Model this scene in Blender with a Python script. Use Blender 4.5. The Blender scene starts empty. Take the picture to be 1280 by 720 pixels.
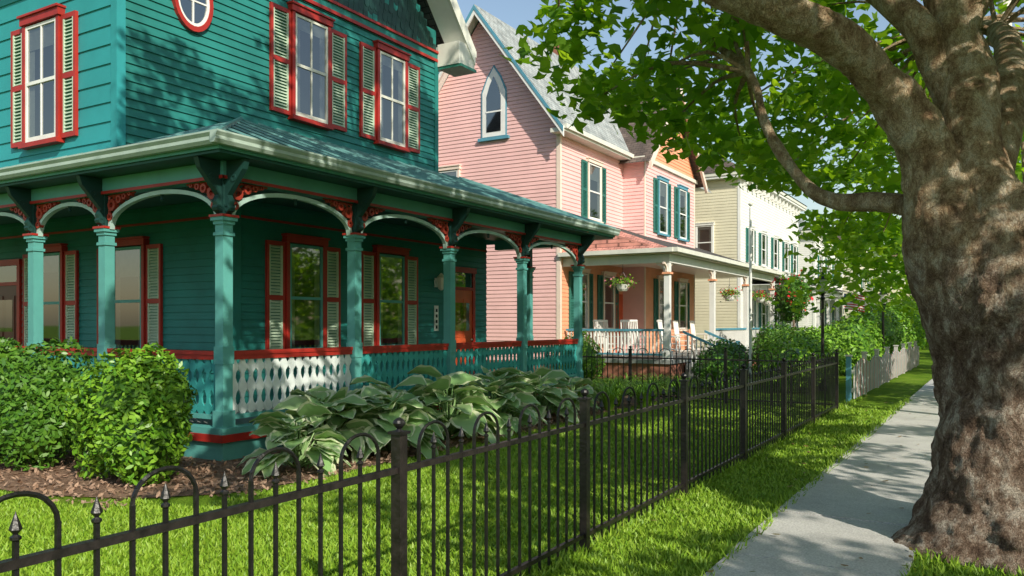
import bpy, math, random
import numpy as np
from mathutils import Vector, noise
random.seed(7); rng=np.random.default_rng(7)
sc=bpy.context.scene
COL=sc.collection
# ---------------------------------------------------------------- materials
M={}
def newmat(name):
    m=bpy.data.materials.new(name); m.use_nodes=True
    nt=m.node_tree; b=nt.nodes['Principled BSDF']; M[name]=m
    return m,nt,b
def N(nt,t,**k):
    n=nt.nodes.new(t)
    for a,v in k.items():
        if a in n.inputs: n.inputs[a].default_value=v
        else: setattr(n,a,v)
    return n
def ramp(nt,fac,stops):
    r=nt.nodes.new('ShaderNodeValToRGB'); e=r.color_ramp.elements
    e[0].position=stops[0][0]; e[0].color=(*stops[0][1],1)
    e[1].position=stops[-1][0]; e[1].color=(*stops[-1][1],1)
    for p,c in stops[1:-1]:
        x=e.new(p); x.color=(*c,1)
    nt.links.new(fac,r.inputs['Fac']); return r.outputs['Color']
def paint(name,col,rough=.5,var=.18,scale=2.5,bump=.15,spec=.4,dirt=0.0):
    m,nt,b=newmat(name); L=nt.links.new
    tc=N(nt,'ShaderNodeTexCoord'); 
    n1=N(nt,'ShaderNodeTexNoise'); n1.inputs['Scale'].default_value=scale; n1.inputs['Detail'].default_value=6; n1.inputs['Roughness'].default_value=.65
    L(tc.outputs['Object'],n1.inputs['Vector'])
    c=col; lo=tuple(x*(1-var) for x in c); hi=tuple(min(1,x*(1+var)) for x in c)
    out=ramp(nt,n1.outputs['Fac'],[(.3,lo),(.7,hi)])
    L(out,b.inputs['Base Color']); b.inputs['Roughness'].default_value=rough
    b.inputs['Specular IOR Level'].default_value=spec
    if bump:
        n2=N(nt,'ShaderNodeTexNoise'); n2.inputs['Scale'].default_value=40; n2.inputs['Detail'].default_value=3
        L(tc.outputs['Object'],n2.inputs['Vector'])
        bp=N(nt,'ShaderNodeBump'); bp.inputs['Strength'].default_value=bump; bp.inputs['Distance'].default_value=.01
        L(n2.outputs['Fac'],bp.inputs['Height']); L(bp.outputs['Normal'],b.inputs['Normal'])
    return m
paint('teal_wall',(.018,.19,.17),.55,.2,1.2)
paint('teal_wall_front',(.028,.30,.32),.6,.12,.9)
paint('teal_column',(.10,.35,.32),.5,.12)
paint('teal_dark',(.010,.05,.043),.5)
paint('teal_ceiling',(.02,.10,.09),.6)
paint('teal_rail',(.04,.31,.29),.5)
paint('rail_sunlit',(.68,.74,.73),.5)
paint('trim_red',(.38,.026,.018),.45,.2)
paint('fret_red',(.34,.04,.022),.5,.3)
paint('louver_pale',(.48,.60,.46),.5,.15)
paint('louver_green',(.04,.22,.16),.5)
paint('cream_trim',(.70,.70,.62),.5,.1)
paint('white_trim',(.80,.80,.77),.5,.07)
paint('gutter_pale',(.40,.50,.44),.45,.12)
paint('pink_wall',(.84,.51,.49),.6,.08,1.0)
paint('pink_deep_sunlit',(.84,.38,.22),.6,.1,2)  # deep pink accents; on porch walls, sunlight painted in as orange
paint('pink_trim',(.84,.68,.58),.5,.06)
paint('cream_wall',(.68,.64,.48),.6,.08,1)
paint('white_and_sunlit_wall',(.80,.80,.76),.6,.06,1)  # white siding; also stands for sunlight on the cream house's street side
paint('door_red',(.55,.09,.03),.35,.2)
paint('door_dark',(.10,.015,.012),.35,.2)
paint('blue_trim',(.10,.30,.40),.5)
paint('green_shutter',(.03,.16,.13),.5)
paint('iron',(.010,.009,.009),.4,.5,30,.4,.5)
paint('iron_rail',(.020,.016,.015),.36,.6,14,.4,.5)
paint('void',(.012,.014,.016),.7,.3,2,0)
paint('curtain',(.36,.35,.32),.8,.15,8)
paint('porch_floor',(.25,.26,.25),.5)
paint('brick',(.30,.12,.08),.8,.3,6)
paint('pot_white',(.75,.74,.7),.5,.08)
paint('flower_red',(.6,.02,.03),.5,.3,20,0)
paint('flower_pink',(.7,.2,.3),.5,.3,20,0)
paint('wicker_white',(.8,.79,.75),.6,.1)
paint('flag_blue',(.02,.04,.2),.7); paint('flag_red',(.5,.02,.03),.7)
paint('pole_pale',(.70,.66,.58),.6,.15,4)
paint('fence_white',(.60,.58,.55),.6,.15); paint('fence_blue',(.04,.13,.15),.6,.2); paint('fence_red',(.20,.05,.05),.6,.2)
paint('lamp_glass',(.7,.68,.6),.3,.05)
paint('kerb',(.38,.37,.34),.85,.2,3)
paint('metal_roof',(.025,.085,.078),.38,.35,1.6,.2,.6)
paint('roof_seam',(.11,.26,.25),.35,.3,3,.2,.6)
paint('arch',(.40,.56,.51),.5)
def shingle(name,c1,c2,sx=1,scale=1):
    m,nt,b=newmat(name); L=nt.links.new
    tc=N(nt,'ShaderNodeTexCoord'); mp=N(nt,'ShaderNodeMapping'); L(tc.outputs['UV'],mp.inputs['Vector'])
    br=N(nt,'ShaderNodeTexBrick'); L(mp.outputs['Vector'],br.inputs['Vector'])
    br.inputs['Color1'].default_value=(*c1,1); br.inputs['Color2'].default_value=(*c2,1); br.inputs['Mortar'].default_value=(*[x*.35 for x in c1],1)
    br.inputs['Scale'].default_value=1; br.inputs['Brick Width'].default_value=.26*scale; br.inputs['Row Height'].default_value=.14*scale; br.inputs['Mortar Size'].default_value=.01
    n=N(nt,'ShaderNodeTexNoise'); n.inputs['Scale'].default_value=2.5; n.inputs['Detail'].default_value=6; L(tc.outputs['Object'],n.inputs['Vector'])
    mx=N(nt,'ShaderNodeMix',data_type='RGBA',blend_type='MULTIPLY'); mx.inputs[0].default_value=1
    L(br.outputs['Color'],mx.inputs[6]); L(ramp(nt,n.outputs['Fac'],[(.3,(.6,.6,.6)),(.7,(1.2,1.2,1.2))]),mx.inputs[7]); L(mx.outputs[2],b.inputs['Base Color'])
    b.inputs['Roughness'].default_value=.85
    bp=N(nt,'ShaderNodeBump'); bp.inputs['Strength'].default_value=.7; bp.inputs['Distance'].default_value=.02
    L(br.outputs['Fac'],bp.inputs['Height']); bp.invert=True; L(bp.outputs['Normal'],b.inputs['Normal'])
shingle('shingle_grey',(.44,.47,.46),(.32,.36,.36)); shingle('shingle_brown',(.16,.12,.10),(.11,.085,.075))
shingle('shingle_pink',(.74,.34,.27),(.66,.29,.23),scale=.8); shingle('shingle_dark',(.07,.065,.06),(.10,.09,.08))
# glass
m,nt,b=newmat('window_glass'); L=nt.links.new
tr=N(nt,'ShaderNodeBsdfTransparent'); gl=N(nt,'ShaderNodeBsdfGlossy'); gl.inputs['Roughness'].default_value=.03
tr.inputs['Color'].default_value=(.5,.55,.55,1); mx=N(nt,'ShaderNodeMixShader'); mx.inputs[0].default_value=.28
nz=N(nt,'ShaderNodeTexNoise'); nz.inputs['Scale'].default_value=2.2; bp=N(nt,'ShaderNodeBump'); bp.inputs['Strength'].default_value=.2; bp.inputs['Distance'].default_value=.03
L(nz.outputs['Fac'],bp.inputs['Height']); L(bp.outputs['Normal'],gl.inputs['Normal'])
L(tr.outputs[0],mx.inputs[1]); L(gl.outputs[0],mx.inputs[2]); L(mx.outputs[0],nt.nodes['Material Output'].inputs['Surface'])
# leaves
def leafmat(name,cols,trans=.35,rough=.45,tcol=None):
    m,nt,b=newmat(name); L=nt.links.new
    g=N(nt,'ShaderNodeNewGeometry')
    n=len(cols); c=ramp(nt,g.outputs['Random Per Island'],[(i/(n-1),cc) for i,cc in enumerate(cols)])
    L(c,b.inputs['Base Color']); b.inputs['Roughness'].default_value=rough; b.inputs['Specular IOR Level'].default_value=.35
    if trans<=0: return
    t=N(nt,'ShaderNodeBsdfTranslucent'); 
    gm=N(nt,'ShaderNodeMix',data_type='RGBA',blend_type='MULTIPLY'); gm.inputs[0].default_value=1; L(c,gm.inputs[6]); gm.inputs[7].default_value=(*(tcol or (3.4,2.7,.8)),1)
    L(gm.outputs[2],t.inputs['Color'])
    mx=N(nt,'ShaderNodeMixShader'); mx.inputs[0].default_value=trans
    L(b.outputs[0],mx.inputs[1]); L(t.outputs[0],mx.inputs[2]); L(mx.outputs[0],nt.nodes['Material Output'].inputs['Surface'])
leafmat('leaf_plane',[(.06,.16,.014),(.11,.24,.02),(.16,.30,.03),(.08,.20,.016)],.55)
leafmat('leaf_far',[(.05,.14,.016),(.09,.21,.025),(.13,.26,.035)],.45)
leafmat('leaf_bush',[(.08,.22,.015),(.14,.31,.02),(.21,.38,.03),(.07,.17,.012)],0,.35)
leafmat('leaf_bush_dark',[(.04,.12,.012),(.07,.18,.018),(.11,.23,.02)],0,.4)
leafmat('leaf_bright',[(.14,.32,.02),(.21,.41,.03),(.27,.46,.04)],0)
leafmat('grass_blade',[(.13,.26,.015),(.20,.35,.02),(.27,.40,.04),(.16,.30,.018)],0,.5)
leafmat('hosta_green',[(.22,.40,.14),(.29,.47,.18),(.36,.52,.24)],.2,.4,(1.4,1.4,.8))
leafmat('hosta_edge',[(.64,.70,.42),(.72,.76,.52)],.2,.45,(1.1,1.1,.9))
leafmat('leaf_litter',[(.30,.20,.06),(.22,.13,.05),(.16,.22,.04)],0,.6)
# ground mats
m,nt,b=newmat('grass'); L=nt.links.new
tc=N(nt,'ShaderNodeTexCoord'); a=N(nt,'ShaderNodeTexNoise'); a.inputs['Scale'].default_value=1.1; a.inputs['Detail'].default_value=9; a.inputs['Roughness'].default_value=.7; L(tc.outputs['Object'],a.inputs['Vector'])
f=N(nt,'ShaderNodeTexNoise'); f.inputs['Scale'].default_value=60; f.inputs['Detail'].default_value=4; L(tc.outputs['Object'],f.inputs['Vector'])
mx=N(nt,'ShaderNodeMix',data_type='RGBA',blend_type='MULTIPLY'); mx.inputs[0].default_value=.8
L(ramp(nt,a.outputs['Fac'],[(.3,(.08,.16,.012)),(.5,(.14,.25,.017)),(.7,(.21,.30,.035))]),mx.inputs[6]); L(ramp(nt,f.outputs['Fac'],[(.35,(.4,.4,.4)),(.65,(1.3,1.3,1.2))]),mx.inputs[7]); L(mx.outputs[2],b.inputs['Base Color'])
b.inputs['Roughness'].default_value=.9; b.inputs['Specular IOR Level'].default_value=.1
bp=N(nt,'ShaderNodeBump'); bp.inputs['Strength'].default_value=.8; bp.inputs['Distance'].default_value=.03; L(f.outputs['Fac'],bp.inputs['Height']); L(bp.outputs['Normal'],b.inputs['Normal'])
def mottled(name,stops,s1,s2,bump=.5,dist=.02,rough=.9,detail=8):
    m,nt,b=newmat(name); L=nt.links.new
    tc=N(nt,'ShaderNodeTexCoord'); a=N(nt,'ShaderNodeTexNoise'); a.inputs['Scale'].default_value=s1; a.inputs['Detail'].default_value=detail; a.inputs['Roughness'].default_value=.65; L(tc.outputs['Object'],a.inputs['Vector'])
    f=N(nt,'ShaderNodeTexNoise'); f.inputs['Scale'].default_value=s2; f.inputs['Detail'].default_value=5; L(tc.outputs['Object'],f.inputs['Vector'])
    mx=N(nt,'ShaderNodeMix',data_type='RGBA',blend_type='MULTIPLY'); mx.inputs[0].default_value=.7
    L(ramp(nt,a.outputs['Fac'],stops),mx.inputs[6]); L(ramp(nt,f.outputs['Fac'],[(.3,(.6,.6,.6)),(.7,(1.25,1.25,1.25))]),mx.inputs[7]); L(mx.outputs[2],b.inputs['Base Color'])
    b.inputs['Roughness'].default_value=rough; b.inputs['Specular IOR Level'].default_value=.2
    bp=N(nt,'ShaderNodeBump'); bp.inputs['Strength'].default_value=bump; bp.inputs['Distance'].default_value=dist; L(f.outputs['Fac'],bp.inputs['Height']); L(bp.outputs['Normal'],b.inputs['Normal'])
    return m,nt,b,mx,tc
mottled('mulch',[(.3,(.15,.085,.055)),(.5,(.28,.175,.115)),(.7,(.38,.26,.18))],8,50,1,.04)
mottled('chip',[(.3,(.20,.115,.075)),(.7,(.50,.34,.24))],3,50,.3)
mottled('asphalt',[(.3,(.05,.05,.052)),(.7,(.08,.08,.078))],1.5,120,.5,.01)
mottled('concrete',[(.28,(.44,.43,.41)),(.5,(.56,.55,.525)),(.72,(.63,.62,.59))],1.6,70,.35,.008)
# bark (london plane)
m,nt,b=newmat('bark'); L=nt.links.new
tc=N(nt,'ShaderNodeTexCoord'); mp=N(nt,'ShaderNodeMapping'); mp.inputs['Scale'].default_value=(1,1,.6); L(tc.outputs['Object'],mp.inputs['Vector'])
a=N(nt,'ShaderNodeTexNoise'); a.inputs['Scale'].default_value=8; a.inputs['Detail'].default_value=11; a.inputs['Roughness'].default_value=.76; a.inputs['Distortion'].default_value=.3; L(mp.outputs[0],a.inputs['Vector'])
v=N(nt,'ShaderNodeTexVoronoi',feature='DISTANCE_TO_EDGE'); v.inputs['Scale'].default_value=34
dn=N(nt,'ShaderNodeTexNoise'); dn.inputs['Scale'].default_value=9; dn.inputs['Detail'].default_value=4; L(mp.outputs[0],dn.inputs['Vector'])
va=N(nt,'ShaderNodeVectorMath',operation='MULTIPLY_ADD'); L(dn.outputs['Color'],va.inputs[0]); va.inputs[1].default_value=(.35,.35,.35); L(mp.outputs[0],va.inputs[2]); L(va.outputs[0],v.inputs['Vector'])
sep=N(nt,'ShaderNodeSeparateXYZ'); L(tc.outputs['Object'],sep.inputs[0])
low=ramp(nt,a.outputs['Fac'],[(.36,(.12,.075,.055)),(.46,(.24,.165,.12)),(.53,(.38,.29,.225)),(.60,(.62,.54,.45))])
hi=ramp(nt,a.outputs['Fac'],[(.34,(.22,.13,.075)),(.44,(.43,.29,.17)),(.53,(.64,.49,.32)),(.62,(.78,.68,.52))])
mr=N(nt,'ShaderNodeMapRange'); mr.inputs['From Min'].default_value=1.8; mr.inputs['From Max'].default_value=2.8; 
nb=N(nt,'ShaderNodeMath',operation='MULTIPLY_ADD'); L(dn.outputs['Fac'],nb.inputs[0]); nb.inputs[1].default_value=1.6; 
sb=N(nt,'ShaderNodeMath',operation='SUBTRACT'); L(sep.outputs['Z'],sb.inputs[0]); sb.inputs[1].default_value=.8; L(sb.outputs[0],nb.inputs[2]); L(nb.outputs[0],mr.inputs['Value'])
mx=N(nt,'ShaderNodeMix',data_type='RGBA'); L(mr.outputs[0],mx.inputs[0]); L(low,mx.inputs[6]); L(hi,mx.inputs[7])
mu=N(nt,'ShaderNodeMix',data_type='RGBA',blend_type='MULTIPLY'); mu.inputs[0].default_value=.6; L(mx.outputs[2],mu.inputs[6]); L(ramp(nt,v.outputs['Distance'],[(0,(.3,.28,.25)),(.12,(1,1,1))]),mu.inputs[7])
L(mu.outputs[2],b.inputs['Base Color']); b.inputs['Roughness'].default_value=.92; b.inputs['Specular IOR Level'].default_value=.12
ad=N(nt,'ShaderNodeMath',operation='ADD'); L(a.outputs['Fac'],ad.inputs[0]); 
cl=N(nt,'ShaderNodeMath',operation='MINIMUM'); L(v.outputs['Distance'],cl.inputs[0]); cl.inputs[1].default_value=.12; L(cl.outputs[0],ad.inputs[1])
bp=N(nt,'ShaderNodeBump'); bp.inputs['Strength'].default_value=1.0; bp.inputs['Distance'].default_value=.09; L(ad.outputs[0],bp.inputs['Height']); L(bp.outputs['Normal'],b.inputs['Normal'])

# ---------------------------------------------------------------- mesh builder
class Fr:
    def __init__(s,O,A,Nn):
        s.O=Vector(O); s.A=Vector(A).normalized(); s.N=Vector(Nn).normalized(); s.Z=Vector((0,0,1))
        s.flip = s.A.cross(s.N).dot(s.Z)<0
    def p(s,a,n,z): return s.O+s.A*a+s.N*n+s.Z*z
W=Fr((0,0,0),(1,0,0),(0,1,0))
class MB:
    def __init__(s): s.v=[]; s.f=[]; s.m=[]; s.names=[]; s.uv=[]
    def mi(s,n):
        if n not in s.names: s.names.append(n)
        return s.names.index(n)
    def face(s,pts,mat,uv=None):
        i=len(s.v); s.v+= [tuple(p) for p in pts]; s.f.append(tuple(range(i,i+len(pts)))); s.m.append(s.mi(mat)); s.uv.append(uv)
    def box(s,fr,a0,a1,n0,n1,z0,z1,mat):
        c=[fr.p(a,n,z) for z in (z0,z1) for a,n in ((a0,n0),(a1,n0),(a1,n1),(a0,n1))]
        s.hexa(c,mat,fr.flip)
    def hexa(s,c,mat,flip=False):
        i=len(s.v); s.v+=[tuple(p) for p in c]
        for q in ((3,2,1,0),(4,5,6,7),(0,1,5,4),(1,2,6,5),(2,3,7,6),(3,0,4,7)):
            if flip: q=q[::-1]
            s.f.append(tuple(i+k for k in q)); s.m.append(s.mi(mat)); s.uv.append(None)
    def prism(s,fr,pts,n0,n1,mat):
        a=[fr.p(x,n0,z) for x,z in pts]; b=[fr.p(x,n1,z) for x,z in pts]; k=len(pts)
        i=len(s.v); s.v+=[tuple(p) for p in a+b]; mm=s.mi(mat)
        s.f.append(tuple(i+j for j in range(k))); s.f.append(tuple(i+k+j for j in reversed(range(k))))
        for j in range(k): s.f.append((i+j,i+k+j,i+k+(j+1)%k,i+(j+1)%k))
        s.m+=[mm]*(k+2); s.uv+=[None]*(k+2)
    def ring(s,fr,a,z,R,r,n0,n1,mat,seg=14,t0=0,t1=2*math.pi,ez=1.0):
        for k in range(seg):
            q0=t0+(t1-t0)*k/seg; q1=t0+(t1-t0)*(k+1)/seg
            pt=lambda rr,q:(a+rr*math.cos(q), z+rr*ez*math.sin(q))
            P=[pt(r,q0),pt(R,q0),pt(R,q1),pt(r,q1)]
            c=[fr.p(x,n0,y) for x,y in P]+[fr.p(x,n1,y) for x,y in P]
            s.hexa(c,mat)
    def lathe(s,c,prof,mat,seg=12):
        c=Vector(c); i=len(s.v)
        for r,z in prof:
            for k in range(seg):
                t=2*math.pi*k/seg; s.v.append((c.x+r*math.cos(t),c.y+r*math.sin(t),c.z+z))
        mm=s.mi(mat)
        for j in range(len(prof)-1):
            for k in range(seg):
                s.f.append((i+j*seg+k,i+j*seg+(k+1)%seg,i+(j+1)*seg+(k+1)%seg,i+(j+1)*seg+k)); s.m.append(mm); s.uv.append(None)
    def bar(s,p0,p1,r,mat,seg=6,r1=None):
        p0=Vector(p0);p1=Vector(p1); d=(p1-p0).normalized(); u=d.orthogonal().normalized(); w=d.cross(u); r1=r if r1 is None else r1
        i=len(s.v)
        for p,rr in((p0,r),(p1,r1)):
            for k in range(seg):
                t=2*math.pi*k/seg+math.pi/4; s.v.append(tuple(p+u*(rr*math.cos(t))+w*(rr*math.sin(t))))
        mm=s.mi(mat)
        for k in range(seg): s.f.append((i+k,i+(k+1)%seg,i+seg+(k+1)%seg,i+seg+k)); s.m.append(mm); s.uv.append(None)
        s.f.append(tuple(i+k for k in reversed(range(seg)))); s.f.append(tuple(i+seg+k for k in range(seg))); s.m+=[mm,mm]; s.uv+=[None,None]
    def build(s,name,parent=None,smooth=False):
        me=bpy.data.meshes.new(name); me.from_pydata(s.v,[],s.f)
        for n in s.names: me.materials.append(M[n])
        me.polygons.foreach_set('material_index',s.m)
        if any(u is not None for u in s.uv):
            ul=me.uv_layers.new(name='UVMap')
            for p,u in zip(me.polygons,s.uv):
                if u is not None:
                    for li,c in zip(p.loop_indices,u): ul.data[li].uv=c
        if smooth: me.polygons.foreach_set('use_smooth',[True]*len(me.polygons))
        me.update(); o=bpy.data.objects.new(name,me); COL.objects.link(o)
        if parent: o.parent=parent
        return o
def empty(name,loc=(0,0,0)):
    e=bpy.data.objects.new(name,None); e.empty_display_size=.5; COL.objects.link(e); return e
def slopeface(mb,pts,mat):
    pts=[Vector(p) for p in pts]; n=(pts[1]-pts[0]).cross(pts[-1]-pts[0]).normalized()
    if n.z<0: n=-n
    h=Vector((0,0,1)).cross(n)
    if h.length<1e-4: h=Vector((1,0,0))
    h.normalize(); g=n.cross(h)
    mb.face(pts,mat,[(p.dot(h),p.dot(g)) for p in pts])
def clap(mb,fr,f0,f1,z0,z1,row,dep,mat):
    z=z0; 
    while z<z1-1e-4:
        zt=min(z+row,z1); a0,a1=f0(z),f1(z); b0,b1=f0(zt),f1(zt)
        if a1-a0>.02:
            P=[fr.p(a0,dep,z),fr.p(a1,dep,z),fr.p(max(b1,b0),.002,zt),fr.p(b0,.002,zt)]
            Q=[fr.p(a0,0,z),fr.p(a1,0,z),fr.p(a1,dep,z),fr.p(a0,dep,z)]
            if not fr.flip: P=P[::-1];Q=Q[::-1]
            mb.face(P,mat); mb.face(Q,mat)
        z=zt
def window(mb,fr,a,z0,z1,w,trim,sash='cream_trim',shutter=None,sw=.40,n=.02,lintel=True,slat='louver_pale',sframe=None,curt=True,tw=.07,grid=False,off=0.0):
    a0,a1=a-w/2,a+w/2
    mb.face([fr.p(a0,n+.006,z0),fr.p(a1,n+.006,z0),fr.p(a1,n+.006,z1),fr.p(a0,n+.006,z1)],'void')
    if curt:
        for s_ in (0,1):
            k=6; x0=a0+.02 if s_==0 else a1-w*.20; 
            for i in range(k):
                xa=x0+(w*.18)*i/k; xb=x0+(w*.18)*(i+1)/k
                na=n+.012+.012*(i%2); nb=n+.012+.012*((i+1)%2)
                mb.face([fr.p(xa,na,z0+.05),fr.p(xb,nb,z0+.05),fr.p(xb,nb,z1-.05),fr.p(xa,na,z1-.05)],'curtain')
        sh=random.uniform(.1,.3)
        mb.face([fr.p(a0,n+.03,z1-sh*(z1-z0)),fr.p(a1,n+.03,z1-sh*(z1-z0)),fr.p(a1,n+.03,z1),fr.p(a0,n+.03,z1)],'curtain')
    mb.face([fr.p(a0,n+.045,z0),fr.p(a1,n+.045,z0),fr.p(a1,n+.045,z1),fr.p(a0,n+.045,z1)],'window_glass')
    s=.045; zm=(z0+z1)/2
    mb.box(fr,a0,a0+s,n,n+.065,z0,z1,sash); mb.box(fr,a1-s,a1,n,n+.065,z0,z1,sash)
    mb.box(fr,a0+s,a1-s,n,n+.062,z0,z0+s+.02,sash); mb.box(fr,a0+s,a1-s,n,n+.062,z1-s,z1,sash); mb.box(fr,a0+s,a1-s,n,n+.068,zm-.025,zm+.025,sash)
    if grid: mb.box(fr,a-.012,a+.012,n+.03,n+.06,z0+s,z1-s,sash)
    mb.box(fr,a0-tw,a0-.001,0,n+.075,z0-.02,z1+.02,trim); mb.box(fr,a1+.001,a1+tw,0,n+.075,z0-.02,z1+.02,trim)
    mb.box(fr,a0-tw-.03,a1+tw+.03,0,n+.10,z1+.022,z1+.13,trim); mb.box(fr,a0-tw-.05,a1+tw+.05,0,n+.13,z1+.132,z1+.165,trim)
    mb.box(fr,a0-tw-.03,a1+tw+.03,0,n+.12,z0-.09,z0-.022,trim)
    if shutter:
        for sd in (-1,1):
            c=a+sd*(w/2+tw+.012+sw/2)
            if sd>0: c+=off
            s0,s1=c-sw/2,c+sw/2; y0,y1=z0-.03,z1+.02; e=.05
            mb.box(fr,s0,s0+e,.02,.07,y0,y1,shutter); mb.box(fr,s1-e,s1,.02,.07,y0,y1,shutter)
            ym=(y0+y1)/2
            for q0,q1 in((y0,y0+.07),(ym-.04,ym+.04),(y1-.07,y1)): mb.box(fr,s0+e,s1-e,.02,.068,q0,q1,shutter)
            mb.box(fr,s0+e,s1-e,.026,.030,y0+.07,y1-.07,'louver_green')
            e2=e+.03
            inn=sframe or slat
            for q0,q1 in((y0+.07,ym-.04),(ym+.04,y1-.07)):
                nn=int((q1-q0)/.05)
                for i in range(nn):
                    zz=q0+(q1-q0)*(i+.5)/nn
                    c8=[fr.p(s0+e,.03,zz+.012),fr.p(s1-e,.03,zz+.012),fr.p(s1-e,.062,zz-.018),fr.p(s0+e,.062,zz-.018),
                        fr.p(s0+e,.03,zz+.022),fr.p(s1-e,.03,zz+.022),fr.p(s1-e,.062,zz-.008),fr.p(s0+e,.062,zz-.008)]
                    mb.hexa(c8,slat,fr.flip)
                mb.box(fr,s0+e,s0+e2,.029,.066,q0,q1,inn); mb.box(fr,s1-e2,s1-e,.029,.066,q0,q1,inn)
def fastmesh(name,V,k,mat,parent=None,smooth=False):
    n=len(V)//k; me=bpy.data.meshes.new(name)
    me.vertices.add(len(V)); me.vertices.foreach_set('co',V.astype(np.float32).ravel())
    me.loops.add(n*k); me.loops.foreach_set('vertex_index',np.arange(n*k,dtype=np.int32))
    me.polygons.add(n); me.polygons.foreach_set('loop_start',np.arange(0,n*k,k,dtype=np.int32)); me.polygons.foreach_set('loop_total',np.full(n,k,dtype=np.int32))
    me.update(calc_edges=True); me.validate(); me.materials.append(M[mat])
    o=bpy.data.objects.new(name,me); COL.objects.link(o)
    if parent: o.parent=parent
    return o
PLANE=np.array([(0,-.5),(.3,-.36),(.55,.02),(.22,.08),(0,.55),(-.22,.08),(-.55,.02),(-.3,-.36)])
KITE=np.array([(0,-.5),(.42,-.05),(0,.52),(-.42,-.05)])
OVAL=np.array([(0,-.5),(.2,-.15),(.17,.2),(0,.5),(-.17,.2),(-.2,-.15)])
def leaves(name,C,size,mat,shape=PLANE,up=1.0,parent=None,outw=None,fold=.15,tilt=.8):
    n=len(C); nr=rng.normal(size=(n,3))*tilt; nr[:,2]=nr[:,2]+up
    if outw is not None: nr+=outw
    nr/=np.linalg.norm(nr,axis=1)[:,None]
    t=rng.normal(size=(n,3)); t-= (t*nr).sum(1)[:,None]*nr; t/=np.linalg.norm(t,axis=1)[:,None]
    b=np.cross(nr,t); s=size*rng.uniform(.6,1.25,n)
    k=len(shape); V=np.zeros((n,k,3))
    for j,(x,y) in enumerate(shape):
        V[:,j,:]=C+ (t*(x)+b*(y)- nr*(fold*abs(x)))*s[:,None]
    return fastmesh(name,V.reshape(-1,3),k,mat,parent)
def tube(mb,pts,rads,mat,seg=10,disp=0,sub=5,flare=None,fine=0):
    P=[Vector(p) for p in pts]; n=len(P); path=[];R=[]
    def cr(p0,p1,p2,p3,t): return .5*((2*p1)+(-p0+p2)*t+(2*p0-5*p1+4*p2-p3)*t*t+(-p0+3*p1-3*p2+p3)*t**3)
    for i in range(n-1):
        p0=P[max(i-1,0)];p3=P[min(i+2,n-1)]; r0=rads[max(i-1,0)]; r3=rads[min(i+2,n-1)]
        for j in range(sub):
            t=j/sub; path.append(cr(p0,P[i],P[i+1],p3,t)); R.append(max(.004,cr(r0,rads[i],rads[i+1],r3,t)))
    path.append(P[-1]);R.append(rads[-1])
    u=None; i0=len(mb.v); mm=mb.mi(mat)
    for i,p in enumerate(path):
        d=(path[min(i+1,len(path)-1)]-path[max(i-1,0)]).normalized()
        if u is None:
            u=Vector((1,0,0)) if abs(d.z)>.8 else d.orthogonal()
        u=(u-d*u.dot(d)).normalized(); w=d.cross(u)
        for k in range(seg):
            t=2*math.pi*k/seg; q=u*math.cos(t)+w*math.sin(t); r=R[i]
            if flare: r*=flare(t,p.z)
            if disp:
                s=p+q*r; r+=disp*(noise.noise(s*1.6)*1.0+noise.noise(s*4.5)*.5+noise.noise(s*11)*.26)
                if fine: r+=fine*(1-2*abs(noise.noise(Vector((s.x*16,s.y*16,s.z*7)))))+fine*.7*noise.noise(s*32)
            mb.v.append(tuple(p+q*r))
    for i in range(len(path)-1):
        for k in range(seg):
            mb.f.append((i0+i*seg+k,i0+i*seg+(k+1)%seg,i0+(i+1)*seg+(k+1)%seg,i0+(i+1)*seg+k)); mb.m.append(mm); mb.uv.append(None)

# ---------------------------------------------------------------- ground
g=MB(); g.face([(-600,-600,-.16),(600,-600,-.16),(600,900,-.16),(-600,900,-.16)],'grass'); g.build('ground')
g=MB()
g.face([(-90,-40,0),(1.75,-40,0),(1.75,260,0),(-90,260,0)],'grass'); g.face([(10.05,-40,0),(90,-40,0),(90,260,0),(10.05,260,0)],'grass'); g.build('lawn')
g=MB(); g.face([(1.9,-60,-.12),(9.9,-60,-.12),(9.9,300,-.12),(1.9,300,-.12)],'asphalt'); g.build('road')
for x in (1.75,9.9):
    g=MB()
    for i in range(100):
        g.box(W,x,x+.15,-40+i*3,-40+i*3+2.985,-.16,.015,'kerb')
    g.build('kerb')
g=MB(); y=-6.2
while y<120:
    dz=random.uniform(-.004,.006)
    g.box(W,-1.69+random.uniform(-.01,.01),-.51+random.uniform(-.01,.01),y,y+1.505,-.05,.028+dz,'concrete'); y+=1.52
g.build('sidewalk')
C=np.c_[rng.uniform(-2.6,1.4,260),rng.uniform(3,22,260),np.full(260,.05)]; leaves('fallen_leaves',C,.075,'leaf_litter',OVAL,2.5,tilt=.3)
# garden bed
g=MB()
edge=[(-6.35,18.5),(-6.4,14),(-6.3,11),(-6.45,8.5),(-6.35,6.6),(-6.6,5.5),(-7.2,4.85),(-8.2,4.5),(-9.5,4.4),(-12,4.3),(-19,4.3),(-19,8.0),(-8.2,8.0),(-8.2,18.5)]
g.face([(x,y,.012) for x,y in edge],'mulch'); g.build('garden_bed')
C=np.array([(x,y,.03) for x,y in zip(rng.uniform(-11.5,-6.25,9000),rng.uniform(4.4,14,9000)) if (x>-8.1 or y<6.6) and not (x>-6.9 and y<5.3)])
C[:,2]+=rng.uniform(-.01,.03,len(C)); leaves('mulch_chips',C,.07,'chip',OVAL,1.5)
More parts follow.
